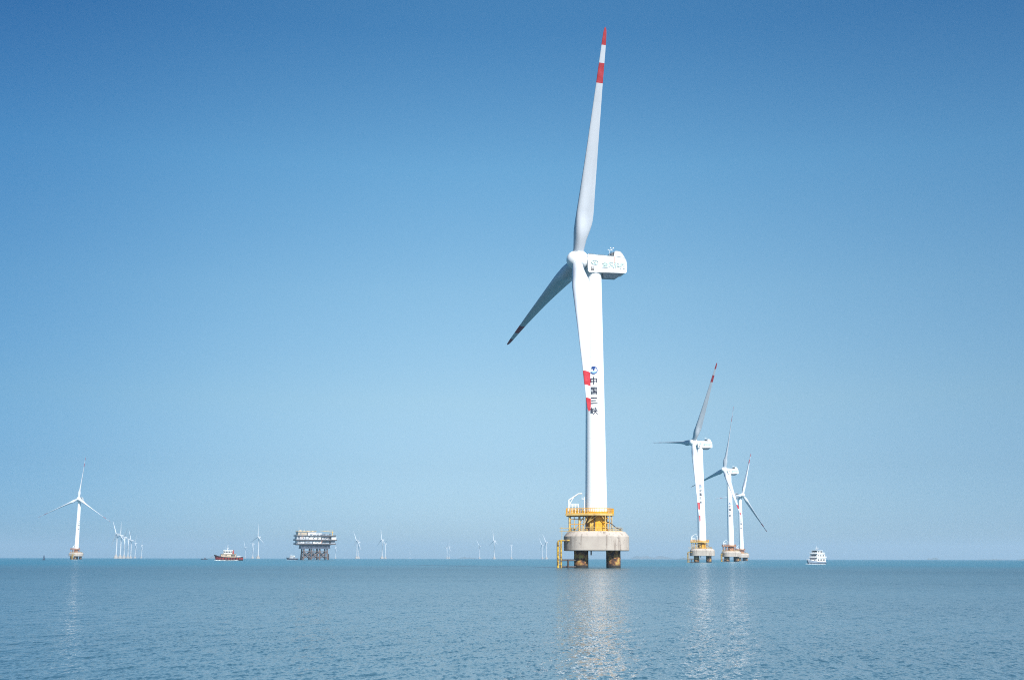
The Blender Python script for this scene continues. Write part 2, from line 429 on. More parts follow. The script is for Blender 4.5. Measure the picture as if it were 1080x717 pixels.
# ------------------------------------------------------------------ the wind turbine
HUB_Z, OVER = 92.6, 5.25
T0, T1z = 15.95, 88.2                      # tower foot and head
def tower_r(z): return 3.27 + (2.33-3.27)*((z-T0)/(T1z-T0))

def wrap_on_tower(bm, z0, ang0, depth=0.03):
    slice_x(bm, 0.22); solidify(bm, depth)
    for v in bm.verts:
        z = z0 + v.co.y; r = tower_r(z) + 0.012 + v.co.z
        a = ang0 + v.co.x/tower_r(z)
        v.co = Vector((r*math.cos(a), r*math.sin(a), z))

BLADE_L = 70.2
CH = [(0.018, 3.3), (0.05, 3.3), (0.09, 3.9), (0.13, 5.0), (0.17, 5.6), (0.21, 5.6), (0.28, 5.05), (0.38, 4.35), (0.5, 3.55), (0.62, 2.9), (0.74, 2.2), (0.84, 1.75), (0.92, 1.4), (0.965, 1.1), (0.988, 0.85), (1.0, 0.22)]
def interp(tab, x):
    for (a, va), (b, vb) in zip(tab[:-1], tab[1:]):
        if x <= b: return va + (vb-va)*max(0, (x-a))/(b-a)
    return tab[-1][1]
def blade_mesh(bend=1.0):
    bm = bmesh.new(); n = 28; rings = []; ts = []
    stops = sorted(set([0.018, 0.035] + [0.05+0.95*i/44 for i in range(45)] + [0.765, 0.85, 0.925, 0.975, 0.99]))
    for t in stops:
        c = interp(CH, t); circ = min(1, max(0, (0.17-t)/0.12)); circ = circ*circ*(3-2*circ)
        th = interp([(0, 1), (0.05, 1), (0.2, 0.34), (0.4, 0.24), (0.7, 0.18), (1, 0.15)], t)
        twist = R(interp([(0, 9), (0.2, 8), (0.5, 2), (1, -2)], t))
        ring = []
        for i in range(n):
            a = 2*math.pi*i/n
            xc, yc = -math.cos(a)*c/2, math.sin(a)*c*0.5                       # round root
            u = (1-math.cos(a))/2                                               # 0 at the leading edge
            hh = 2.97*math.sqrt(max(u, 0)) - 1.26*u - 3.52*u*u + 2.84*u**3 - 1.03*u**4
            ya = th*c*hh*(1 if a < math.pi else -0.62)*0.85
            xa = (u-0.38)*c
            x, y = xa*(1-circ)+xc*circ, ya*(1-circ)+yc*circ
            ring.append(Vector((x*math.cos(twist)-y*math.sin(twist), x*math.sin(twist)+y*math.cos(twist) + bend*t*t, t*BLADE_L)))
        rings.append(ring); ts.append(t)
    vr = ring_loft(bm, rings)
    bm.faces.ensure_lookup_table()
    for f in bm.faces:
        z = sum(v.co.z for v in f.verts)/len(f.verts)/BLADE_L
        if 0.765 < z < 0.85 or z > 0.925: f.material_index = 1
    return bm

def rail_along(bm, pts, z, h=1.25, r=0.045, step=1.3, closed=False):
    pts = [Vector((p[0], p[1], z)) for p in pts]
    segs = list(zip(pts[:-1], pts[1:])) + ([(pts[-1], pts[0])] if closed else [])
    for a, b in segs:
        for hh in (h, h*0.52): tube(bm, a+Vector((0, 0, hh)), b+Vector((0, 0, hh)), r, seg=6)
        box(bm, (a+b)/2+Vector((0, 0, 0.09)), ((b-a).length, 0.03, 0.16), rz=math.atan2(b.y-a.y, b.x-a.x))
        k = max(1, round((b-a).length/step))
        for i in range(k):
            p = a.lerp(b, i/k); tube(bm, p, p+Vector((0, 0, h)), r, seg=6)
    if not closed: tube(bm, pts[-1], pts[-1]+Vector((0, 0, h)), r, seg=6)

def make_turbine():
    root = bpy.data.objects.new('wind_turbine', None); col.objects.link(root); root.empty_display_size = 5
    # --- foundation
    for x, y in ((-4.55, -4.6), (4.85, -4.6), (-4.55, 4.6), (4.85, 4.6)):
        bm = bmesh.new(); lathe(bm, [(2.05, -1.2), (2.05, 4.86)], 40, (x, y, 0))
        lathe(bm, [(2.09, 2.6), (2.09, 2.9)], 40, (x, y, 0))
        finish('pile', bm, 'pile', root)
    bm = bmesh.new(); 
    def cut_square(h, c, z):
        pts = []
        for q in range(4):
            for k in range(9):
                a = R(90*q + 90*k/8); cx, cy = [(h-c, h-c), (-h+c, h-c), (-h+c, -h+c), (h-c, -h+c)][q]
                pts.append(Vector((cx + c*math.cos(a), cy + c*math.sin(a), z)))
        return pts
    ring_loft(bm, [cut_square(9.4, 6.0, 4.88), cut_square(9.55, 6.1, 5.04), cut_square(9.55, 6.1, 9.0), cut_square(9.47, 6.05, 9.12), cut_square(8.45, 5.4, 10.38), cut_square(8.32, 5.3, 10.45)])
    bmesh.ops.rotate(bm, verts=bm.verts[:], cent=(0, 0, 0), matrix=Matrix.Rotation(R(-1.0), 3, 'Z'))
    cap = finish('pile_cap', bm, 'concrete', root, angle=25)
    bm = bmesh.new()
    rail_along(bm, [(p.x, p.y) for p in cut_square(7.6, 4.6, 0)[::2]], 10.45, 1.1, 0.045, 1.5, True)
    finish('railing', bm, 'yellow_pale', cap)
    for x, y in ((-6.4, -5.3), (6.9, -4.2), (-2.2, -7.5)):
        bm = bmesh.new(); lathe(bm, [(0.34, 10.4), (0.28, 10.55), (0.2, 10.6), (0.2, 11.1), (0.33, 11.15), (0.33, 11.28)], 14, (x, y, 0))
        finish('bollard', bm, 'steel_dark', cap)
    bm = bmesh.new(); tube(bm, (-1.6, -8.2, 3.6), (-1.6, -8.2, 4.95), 0.2, seg=10); finish('drain_pipe', bm, 'steel_dark', cap)
    # --- transition piece
    bm = bmesh.new(); lathe(bm, [(3.55, 10.40), (3.55, 10.75), (3.27, 10.8), (3.27, 12.7), (3.33, 12.72), (3.33, 12.86), (3.27, 12.88), (3.27, 14.35), (3.45, 14.38), (3.45, 14.6), (3.27, 14.62), (3.27, 15.94)], 64)
    for i in range(26):
        a = 2*math.pi*i/26; box(bm, (3.38*math.cos(a), 3.38*math.sin(a), 11.05), (0.3, 0.05, 0.6), rz=a)
    tp = finish('transition_piece', bm, 'yellow', root)
    bm = bmesh.new(); box(bm, (-1.4, -3.15, 11.95), (1.1, 0.5, 2.2), bev=0.06); finish('door', bm, 'ochre', tp)
    for x, y in ((-2.95, -1.75), (-2.55, -2.35), (-0.5, -3.42)):
        bm = bmesh.new(); path(bm, [(x*1.3, y*1.3, 10.45), (x*1.08, y*1.08, 10.9), (x*1.06, y*1.06, 12), (x*1.06, y*1.06, 15.2)], 0.13); finish('cable_duct', bm, 'steel_dark', tp)
    # --- platform
    a8 = [(5.2*math.cos(R(a)), 5.2*math.sin(R(a))) for a in range(-112, 113, 28)]
    deck = [(-9.0, -3.3)] + [(-2.2, -4.95)] + a8[1:-1] + [(-2.2, 4.95)] + [(-9.0, 3.3)]
    bm = bmesh.new(); prism(bm, deck, 15.45, 15.62)
    for x in (-8.4, -6.6, -4.8): box(bm, (x, 0, 15.27), (0.25, 6.6, 0.35))
    for s in (-1, 1): box(bm, (-5.6, s*3.25, 15.2), (6.7, 0.25, 0.48))
    for a in range(-100, 101, 25): box(bm, (4.2*math.cos(R(a)), 4.2*math.sin(R(a)), 15.25), (1.8, 0.2, 0.4), rz=R(a))
    for i, (p, q) in enumerate(zip(deck, deck[1:]+deck[:1])):
        p, q = Vector((*p, 0)), Vector((*q, 0))
        box(bm, (p+q)/2+Vector((0, 0, 15.4)), ((q-p).length, 0.14, 0.55), rz=math.atan2(q.y-p.y, q.x-p.x))
    pf = finish('platform', bm, 'yellow_pale', root)
    bm = bmesh.new(); rail_along(bm, [(p[0]*0.985, p[1]*0.985) for p in deck], 15.62, 1.55, 0.075, 0.5, True)
    finish('railing', bm, 'yellow', pf)
    for x, y in ((-7.9, -2.7), (-7.9, 2.7), (-5.0, -2.9), (-5.0, 2.9), (4.55, -1.6)):
        bm = bmesh.new(); tube(bm, (x, y, 10.42), (x, y, 15.1), 0.3 if x < 0 else 0.16, seg=14); tube(bm, (x, y, 10.42), (x, y, 10.6), 0.48, seg=14)
        finish('post', bm, 'yellow_pale', pf)
    for x, y in ((-6.5, -2.8), (-3.7, -3.3), (3.9, -3.2), (2.6, -4.3)):
        bm = bmesh.new(); tube(bm, (x, y, 10.42), (x, y, 15.2), 0.12, seg=10); finish('post', bm, 'yellow_pale', pf)
    for p, q in (((-7.9, -2.7, 12.6), (-3.7, -3.3, 12.6)), ((-7.9, -2.7, 14.0), (-3.7, -3.3, 14.0)), ((-6.5, -2.8, 10.6), (-5.0, -2.9, 12.6)), ((-5.0, -2.9, 12.6), (-3.7, -3.3, 14.8)), ((2.6, -4.3, 12.8), (4.55, -1.6, 12.8)), ((2.6, -4.3, 14.2), (4.55, -1.6, 14.2))):
        bm = bmesh.new(); tube(bm, p, q, 0.09, seg=8); finish('brace', bm, 'yellow', pf)
    for x0, x1 in ((-2.6, 0.5), (2.9, 1.4), (-2.6, -0.9)):
        bm = bmesh.new(); tube(bm, (x0, -3.5 if abs(x0) < 2.7 else -3.2, 13.0), (x1, -4.6, 15.3), 0.14, seg=8); finish('brace', bm, 'yellow_pale', pf)
    for c_, s_ in (((-6.0, -1.4, 16.2), (1.5, 1.1, 1.15)), ((-3.9, -2.2, 16.05), (0.8, 0.7, 0.85))):
        bm = bmesh.new(); box(bm, c_, s_, bev=0.05); finish('equipment_cabinet', bm, 'ochre', pf)
    bm = bmesh.new()                                                    # stair from the cap up to the platform
    for s in (-0.45, 0.45):
        tube(bm, (-4.3, -3.6+s, 10.5), (-2.3, -3.6+s, 15.4), 0.08, seg=6); tube(bm, (-4.3, -3.6+s, 11.5), (-2.3, -3.6+s, 16.4), 0.045, seg=6)
        for i in range(6): tube(bm, (-4.3+0.4*i, -3.6+s, 10.5+0.98*i), (-4.3+0.4*i, -3.6+s, 11.5+0.98*i), 0.035, seg=6)
    for i in range(1, 18): box(bm, (-4.3+2*i/18, -3.6, 10.5+4.9*i/18), (0.26, 0.9, 0.04))
    finish('stair', bm, 'yellow_pale', pf)
    # --- crane
    bm = bmesh.new()
    tube(bm, (-8.1, -2.3, 15.6), (-8.1, -2.3, 19.7), 0.24, 0.2, seg=12)
    tube(bm, (-8.1, -2.3, 19.6), (-5.2, -2.6, 21.5), 0.22, 0.18, seg=10); tube(bm, (-5.25, -2.6, 21.47), (-4.1, -2.7, 21.5), 0.17, seg=8)
    tube(bm, (-8.1, -2.3, 18.0), (-6.6, -2.45, 20.5), 0.12, seg=8)
    tube(bm, (-8.0, -2.35, 17.95), (-5.2, -2.35, 17.95), 0.15, seg=8); tube(bm, (-8.0, -2.35, 18.5), (-5.2, -2.35, 18.5), 0.10, seg=8)
    for x in (-7.1, -6.2, -5.2): tube(bm, (x, -2.35, 15.62), (x, -2.35, 18.5), 0.10, seg=8)
    tube(bm, (-4.15, -2.7, 21.45), (-4.15, -2.7, 20.2), 0.025, seg=6); box(bm, (-4.15, -2.7, 20.1), (0.2, 0.2, 0.3))
    finish('crane', bm, 'white_paint', root)
    bm = bmesh.new(); tube(bm, (-3.5, -3.6, 15.6), (-3.5, -3.6, 20.2), 0.12, seg=8); tube(bm, (-4.2, -3.6, 19.9), (-3.3, -3.6, 19.9), 0.10, seg=8); box(bm, (-3.5, -3.6, 20.3), (0.25, 0.25, 0.3))
    finish('signal_mast', bm, 'white_paint', root)
    # --- cable conduit on the right
    bm = bmesh.new()
    for dy in (0, 0.45): path(bm, [(3.1, -2.0+dy, 13.3), (3.9, -2.4+dy, 13.15), (4.9, -2.9+dy, 12.3), (5.7, -3.3+dy, 11.6), (6.5, -3.6+dy, 11.3), (6.9, -3.7+dy, 11.0), (7.0, -3.8+dy, 10.3)], 0.13)
    finish('cable_conduit', bm, 'steel_dark', root)
    # --- boat landing on the left
    bm = bmesh.new()
    for y in (-7.6, -5.8):
        tube(bm, (-11.2, y, -1.2), (-11.2, y, 7.3), 0.36, seg=14); path(bm, [(-11.2, y, 7.3), (-11.1, y, 7.6), (-10.5, y, 7.8), (-7.6, y, 7.8)], 0.22)
        tube(bm, (-10.3, y, -1.2), (-10.3, y, 7.7), 0.24, seg=10)
        for z in (0.9, 2.6, 4.3, 6.0): tube(bm, (-11.25, y, z), (-10.35, y, z), 0.1, seg=8)
    for i in range(22): tube(bm, (-10.35, -7.6, 0.3+0.33*i), (-10.35, -0.6, 0.3+0.33*i), 0.035, seg=6)
    bl = finish('boat_landing', bm, 'ochre', root)
    bm = bmesh.new()
    for y in (-7.5, -5.9):
        tube(bm, (-10.4, y, 2.2), (-4.6, y+1.6, 2.2), 0.26, seg=10); tube(bm, (-8.3, y, -1.2), (-8.3, y, 2.3), 0.26, seg=10)
        tube(bm, (-10.4, y, 0.3), (-6.0, y+1.6, 0.3), 0.2, seg=10)
    finish('support_frame', bm, 'steel_dark', bl)
    bm = bmesh.new()
    for y in (-7.1, -6.3):
        tube(bm, (-10.05, y, 7.0), (-10.05, y, 11.7), 0.06, seg=6)
    for i in range(15): tube(bm, (-10.05, -7.1, 7.1+0.3*i), (-10.05, -6.3, 7.1+0.3*i), 0.03, seg=6)
    for z in (11.35, 10.5):
        for y in (-7.2, -6.2): tube(bm, (-10.7, y, z), (-6.4, y, z), 0.06, seg=6)
    finish('ladder', bm, 'yellow_pale', bl)
    # --- tower
    bm = bmesh.new(); prof = []
    for i in range(25):
        z = T0 + (T1z-T0)*i/24; prof.append((tower_r(z), z))
    lathe(bm, prof, 96)
    for z in (38.0, 62.5): lathe(bm, [(tower_r(z)-0.01, z-0.02), (tower_r(z)+0.008, z-0.02), (tower_r(z)+0.008, z+0.05), (tower_r(z)-0.01, z+0.05)], 96, close=False)
    tw = finish('tower', bm, 'tower_white', root)
    bm = bmesh.new(); lathe(bm, [(3.42, 15.9), (3.42, 16.25), (3.28, 16.27)], 64); finish('flange', bm, 'yellow', tw)
    TA = R(-90-7)
    bm = bmesh.new()                                                    # round emblem
    flat_add(bm, sector(0.76, 1.0, -150, 128), 1.22, 0, 0)
    flat_add(bm, poly([(-0.62, 0.55), (-0.2, 0.78), (0.25, 0.78), (0.44, 0.6), (0.36, 0.42), (0.24, 0.36), (0.2, -0.12), (-0.16, -0.12), (-0.2, 0.36), (-0.5, 0.3)]), 1.22, 0, 0)
    flat_add(bm, poly([(-0.74, -0.26), (-0.4, -0.36), (0.1, -0.34), (0.58, -0.2), (0.72, -0.2), (0.6, -0.45), (0.3, -0.68), (-0.1, -0.75), (-0.45, -0.62)]), 1.22, 0, 0, 1)
    wrap_on_tower(bm, 58.35, TA); finish('emblem', bm, ['logo_blue', 'logo_light'], tw, smooth=False)
    for ch, z in zip('中国三峡', (55.2, 52.15, 49.15, 46.1)):
        bm = bmesh.new(); flat_add(bm, glyph(ch, 0.005 if ch == '峡' else 0.028), 2.4, 0, 0); wrap_on_tower(bm, z, TA)
        if ch == '峡':
            b2 = bmesh.new(); flat_add(b2, glyph(ch, 0.005), 2.4, 0.07, 0.0); wrap_on_tower(b2, z, TA, 0.045)
            tmp = bpy.data.meshes.new('lettering'); b2.to_mesh(tmp); b2.free(); bm.from_mesh(tmp); bpy.data.meshes.remove(tmp)
        finish('lettering', bm, 'navy', tw, smooth=False)
    return root

def nacelle_bm():
    """Axis along local -X (the hub side); origin on the tower axis at hub height."""
    prof = [(-2.6, 1.70), (-2.35, 1.82), (6.3, 1.55), (9.0, 1.35), (9.6, 0.7), (9.85, -0.4), (9.9, -2.0), (9.75, -3.3), (9.45, -3.62), (-2.3, -3.95), (-2.6, -3.6), (-2.65, -1.0)]
    bm = bmesh.new(); rings = []
    for y, k in ((-2.45, 0.955), (-2.61, 0.99), (-2.66, 1.0), (2.66, 1.0), (2.61, 0.99), (2.45, 0.955)):
        rings.append([Vector((3.6+(x-3.6)*k, y, -1.1+(z+1.1)*k)) for x, z in prof])
    ring_loft(bm, rings)
    return bm

def make_nacelle(root):
    na = finish('nacelle', nacelle_bm(), 'nacelle_white', root, angle=30)
    bm = bmesh.new()                                                    # belly under the rear half, its grey colour painting in underside shade
    ring_loft(bm, [[Vector((x, y, -3.6)) for x, y in ((2.3, -2.3), (9.0, -2.3), (9.0, 2.3), (2.3, 2.3))], [Vector((x, y, -5.1)) for x, y in ((3.0, -1.0), (6.9, -1.0), (6.9, 1.0), (3.0, 1.0))]])
    finish('belly', bm, 'grey_panel', na, angle=30)
    bm = bmesh.new()                                                    # cooler hump on the back
    rings = []
    for y, k in ((-2.2, 0.9), (-2.35, 1.0), (2.35, 1.0), (2.2, 0.9)):
        rings.append([Vector((7.6+(x-7.6)*k, y, z if z < 1.3 else 1.2+(z-1.2)*k)) for x, z in ((5.9, 1.0), (6.1, 3.15), (6.6, 3.3), (7.9, 3.2), (8.6, 2.5), (9.55, 0.9))])
    ring_loft(bm, rings); ck = finish('cooler', bm, 'nacelle_white', na, angle=30)
    bm = bmesh.new(); box(bm, (5.93, 0, 2.15), (0.12, 4.2, 1.7)); finish('grille', bm, 'grille', ck)
    bm = bmesh.new()                                                    # wind sensors and rail in front of the hump
    for y in (-1.9, -0.7, 0.9, 2.0):
        tube(bm, (4.9, y, 1.5), (5.4, y, 3.0), 0.07, seg=6)
    tube(bm, (5.4, -1.9, 3.0), (5.4, 2.0, 3.0), 0.06, seg=6); tube(bm, (5.1, -1.9, 2.3), (5.1, 2.0, 2.3), 0.06, seg=6)
    finish('wind_sensor_rack', bm, 'steel_dark', na)
    for y in (-1.2, 1.2):
        bm = bmesh.new()
        tube(bm, (5.6, y, 1.5), (5.6, y, 4.4), 0.05, seg=6); tube(bm, (5.1, y, 4.3), (6.1, y, 4.3), 0.04, seg=6); box(bm, (5.1, y, 4.45), (0.18, 0.18, 0.25)); box(bm, (6.1, y, 4.45), (0.3, 0.06, 0.2))
        finish('wind_sensor', bm, 'white_paint', na)
    bm = bmesh.new(); box(bm, (-1.15, -2.665, -2.75), (1.15, 0.06, 1.15), bev=0.02); box(bm, (-1.15, -2.69, -2.52), (0.5, 0.04, 0.42), mi=1); finish('hatch', bm, ['grille', 'offwhite'], na)
    bm = bmesh.new(); box(bm, (5.95, -2.68, 0.35), (0.09, 0.05, 2.2)); finish('cable_duct', bm, 'orange', na)
    bm = bmesh.new(); lathe(bm, [(2.40, -4.9), (2.40, -3.8)], 48); finish('yaw_collar', bm, 'nacelle_white', na)
    def on_side(bm):                                                    # flat in x,z on the -Y side
        solidify(bm, 0.03)
        for v in bm.verts: v.co = Vector((v.co.x, -2.668-v.co.z, v.co.y))
    bm = bmesh.new()
    flat_add(bm, ([Vector((v.x*1.25, v.y*0.75, 0)) for v in sector(0.72, 1.0, 20, 335)[0]], sector(0.72, 1.0, 20, 335)[1]), 1.0, -0.35, -0.75)
    flat_add(bm, poly([(-0.7, -0.2), (0.1, 0.32), (0.75, 0.3), (0.2, -0.02), (0.5, -0.3), (-0.1, -0.38)]), 0.85, -0.35, -0.75)
    on_side(bm); finish('emblem', bm, 'teal', na, smooth=False)
    for i, ch in enumerate('金风科技'):
        bm = bmesh.new(); flat_add(bm, glyph(ch, 0.01), 2.1, 2.85+1.95*i, -1.25); on_side(bm); finish('lettering', bm, 'teal', na, smooth=False)
    return na

def hub_bm():
    """Spinner: local Z is the upwind axis; blade roots in the XY plane, first along +Y."""
    bm = bmesh.new()
    lathe(bm, [(0.25, 3.35), (1.0, 3.2), (1.85, 2.75), (2.5, 1.95), (2.85, 1.0), (2.95, 0.0), (2.9, -1.2), (2.7, -2.1), (2.3, -2.55), (1.6, -2.6)], 48)
    return bm

def frame_from(o, X, Y, Z):
    m = Matrix((X, Y, Z)).transposed().to_4x4(); m.translation = o; return m

def pose_rotor(root, hub, blades, nac, yaw, theta, tilt, cone, bscale=1.0, flex=(0, 0, 0), pitch=(0, 0, 0)):
    """yaw: heading of the upwind axis in the turbine's own frame (angle from +X)."""
    n0 = Vector((math.cos(yaw), math.sin(yaw), 0)); z = Vector((0, 0, 1))
    nac.matrix_local = Matrix.Translation((0, 0, HUB_Z)) @ Matrix.Rotation(yaw+math.pi, 4, 'Z')
    nt = n0*math.cos(tilt) + z*math.sin(tilt); up = z*math.cos(tilt) - n0*math.sin(tilt); u = z.cross(n0)
    c = Vector((0, 0, HUB_Z)) + n0*OVER + z*0.15
    b0 = up*math.cos(theta) + u*math.sin(theta)
    hub.matrix_local = frame_from(c, b0.cross(nt), b0, nt)
    for i, bl in enumerate(blades):
        t = theta + i*2*math.pi/3
        cn = cone + R(flex[i])
        b = (up*math.cos(t) + u*math.sin(t))*math.cos(cn) + nt*math.sin(cn)
        X = -(nt - b*nt.dot(b)).normalized(); Y = b.cross(X)
        bl.matrix_local = frame_from(c, X, Y, b) @ Matrix.Rotation(R(pitch[i]), 4, 'Z') @ Matrix.Diagonal((1, 1, bscale, 1))

def copy_tree(o, parent=None):
    c = o.copy(); col.objects.link(c)
    if parent is not None:
        c.parent = parent
    for ch in list(o.children): copy_tree(ch, c)
    return c
def pick(root):
    ch = list(root.children)
    nm = lambda s: [c for c in ch if c.name.split('.')[0] == s]
    return nm('hub')[0], nm('blade'), nm('nacelle')[0]

proto = make_turbine()
make_nacelle(proto)
hub0 = finish('hub', hub_bm(), 'nacelle_white', proto, angle=40)
for i in range(3):
    bm = bmesh.new(); a = math.pi/2 - i*2*math.pi/3
    d = Vector((math.cos(a), math.sin(a), 0)); tube(bm, d*1.2, d*2.75, 2.0, 1.86, seg=40); tube(bm, d*2.7, d*3.05, 1.72, seg=40)
    finish('root_collar', bm, 'nacelle_white', hub0)
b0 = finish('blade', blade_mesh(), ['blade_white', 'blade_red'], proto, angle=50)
for i in range(2):
    c = b0.copy(); col.objects.link(c); c.parent = proto

# column px of the tower foot, distance, heading of the rotor axis (degrees from screen-left towards the camera), blade angle, tilt, cone, foundation turn
TURB = [
    (629.4, 359, 17.5, 20.2, 5.8, 3.6, 0, 1.0, 'tall white turbine on a four-legged concrete base, by far the nearest and largest'),
    (740.9, 955, 26.1, 35.5, 6.1, 3.3, 0, 1.0, 'mid-distance white turbine with clear yellow base platform, standing alone right of the biggest turbine'),
    (771.4, 1255, 29.3, 18.3, 5.2, 2.8, 8, 0.95, 'white turbine with orange base whose lower blade crosses in front of its overlapping neighbour'),
    (782.4, 1760, 140.8, 23.6, 6.8, 3.3, 20, 0.945, 'white turbine standing behind an overlapping one, its rotor turned to the right'),
    (79.9, 2005, 70.5, 4.4, 7.5, 1.1, 35, 0.945, 'lone white turbine with wide spread blades on a pinkish base at the left'),
]
roots = []
BENT = finish('blade', blade_mesh(3.4), ['blade_white', 'blade_red'], None, angle=50)
for k, (px, D, beta, th, tl, cn, rz, bs, lab) in enumerate(TURB):
    rt = proto if k == 0 else copy_tree(proto)
    a = azim(px)
    rt.location = place(px, D); rt.rotation_euler = (0, 0, -a + R(rz))
    left = Vector((-math.cos(a), math.sin(a), 0)); tow = Vector((-math.sin(a), -math.cos(a), 0))
    n = left*math.cos(R(beta)) + tow*math.sin(R(beta))
    yaw = math.atan2(n.y, n.x) - (-a + R(rz))
    h_, bl_, na_ = pick(rt)
    for c in rt.children if k >= 2 else ():
        if c.name.split('.')[0] in ('transition_piece', 'platform'):
            c.material_slots[0].link = 'OBJECT'; c.material_slots[0].material = M['primer'] if k < 4 else M['primer_pink']
            for g in c.children:
                g.material_slots[0].link = 'OBJECT'; g.material_slots[0].material = M['primer']
    pose_rotor(rt, h_, bl_, na_, yaw, R(th), R(tl), R(cn), bs, (0, 0.9, 0) if k == 0 else (0, 0, 0), {2: (58, 0, 0)}.get(k, (0, 0, 0)))
    tag(rt, lab, 'wind turbine', 'offshore wind turbines with readable towers')
    roots.append(rt)

near_blades = pick(roots[0])[1]
near_blades[2].data = BENT.data
bpy.data.objects.remove(BENT)

# ------------------------------------------------------------------ turbines far off on the horizon (a few pixels each: one mesh)
def far_turbine(px, hub_y, theta, beta, label, foot=587.9, Dmax=14500):
    above = 588.4 - hub_y
    D = (HUB_Z-CAM_H)*F/above*1.0
    sc = 1.0
    if D > Dmax: sc = (above*Dmax/F + CAM_H)/HUB_Z; D = Dmax
    bm = bmesh.new()
    lathe(bm, [(8.5, -0.5), (8.5, 7), (3.6, 9), (3.5, 14), (3.3, 14.2)], 16, mi=1)
    lathe(bm, [(2.8, 14), (2.0, 89)], 20)
    a = azim(px)
    left = Vector((-math.cos(a), math.sin(a), 0)); tow = Vector((-math.sin(a), -math.cos(a), 0))
    n = left*math.cos(R(beta)) + tow*math.sin(R(beta)); z = Vector((0, 0, 1)); u = z.cross(n)
    c = Vector((0, 0, HUB_Z))
    box(bm, c - n*3 + Vector((0, 0, -1.4)), (12.5, 5.2, 6.2), rz=math.atan2(n.y, n.x), bev=0.6)
    hubc = c + n*5.2
    tube(bm, hubc - n*2.6, hubc + n*1.5, 2.9, 2.7, seg=14); tube(bm, hubc + n*1.4, hubc + n*3.2, 2.7, 0.8, seg=14)
    for i in range(3):
        t = R(theta) + i*2*math.pi/3
        b = z*math.cos(t) + u*math.sin(t); X = -n; Y = b.cross(X); rings = []
        for q in (0.02, 0.06, 0.18, 0.4, 0.7, 0.92, 1.0):
            ch = interp(CH, q)*0.8; tk = ch*interp([(0, 1), (0.06, 1), (0.18, 0.4), (1, 0.2)], q)
            rings.append([hubc + b*(q*56) + X*(ch*(0.12+0.5*math.cos(w))) + Y*(tk*0.5*math.sin(w)) + n*(2.2*q*q) for w in [2*math.pi*j/8 for j in range(8)]])
        ring_loft(bm, rings)
    bmesh.ops.scale(bm, vec=(sc, sc, sc), verts=bm.verts[:])
    o = finish('wind_turbine', bm, ['grey_white', 'concrete'])
    o.location = place(px, D)
    return tag(o, label, 'wind turbine', 'tiny pale wind turbines along the horizon')
FAR = [
    (122.2, 565.3, -28, 28, 'tiny pale turbine at the tall left end of the receding row'),
    (126.6, 566.6, 5, 34, 'second tower from the tall left end of the receding row of tiny turbines'),
    (130.6, 568.4, 40, 28, 'third tower from the tall left end of the receding row of tiny turbines'),
    (134.7, 570.0, 40, 30, 'fourth tower from the tall left end of the receding row of tiny turbines'),
    (137.7, 571.2, 100, 28, 'fifth and last bright tower of the receding row of tiny turbines'),
    (142.2, 574.2, 20, 30, 'faint tiny turbine just right of the bright receding row'),
    (149.0, 576.0, 28, 34, 'faintest turbine at the low far end of the receding row'),
    (258.4, 577.5, -20, 28, 'very faint tiny turbine close behind the stern of the red tug'),
    (266.4, 574.0, 35, 28, 'thin faint turbine beside a brighter one, between red tug and small blue boat'),
    (272.2, 567.2, 3, 40, 'bright tiny turbine between the red tug and the small dark blue boat'),
    (353.8, 577.0, 25, 34, 'faint tiny turbine just right of the offshore substation'),
    (376.2, 570.5, -25, 40, 'taller front one of two overlapping tiny turbines right of the substation'),
    (378.2, 572.0, 25, 36, 'rear one of two overlapping tiny turbines right of the substation'),
    (402.9, 569.5, -6, 30, 'bright tiny turbine with an upright blade, paired with a lower one'),
    (406.4, 573.5, 50, 34, 'lower tiny turbine paired close right of a bright one with an upright blade'),
    (432.3, 583.0, 10, 30, 'lowest speck of a turbine, alone between two pairs'),
    (471.4, 576.8, 40, 30, 'left one of two thin turbines standing close together, left of the low island'),
    (473.6, 576.4, 15, 34, 'right one of two thin turbines standing close together, left of the low island'),
    (505.8, 575.5, -35, 35, 'faint turbine standing just right of the low island'),
    (521.3, 570.2, -5, 34, 'bright single tiny turbine in the gap between two faint ones'),
    (539.4, 575.0, 30, 28, 'faint turbine between a bright single one and the pair by the boat landing'),
    (572.0, 574.2, 85, 28, 'lower left one of the pair of tiny turbines beside the boat landing'),
    (576.4, 571.6, 85, 28, 'taller right one of the pair of tiny turbines beside the boat landing'),
]
for f in FAR: far_turbine(*f)

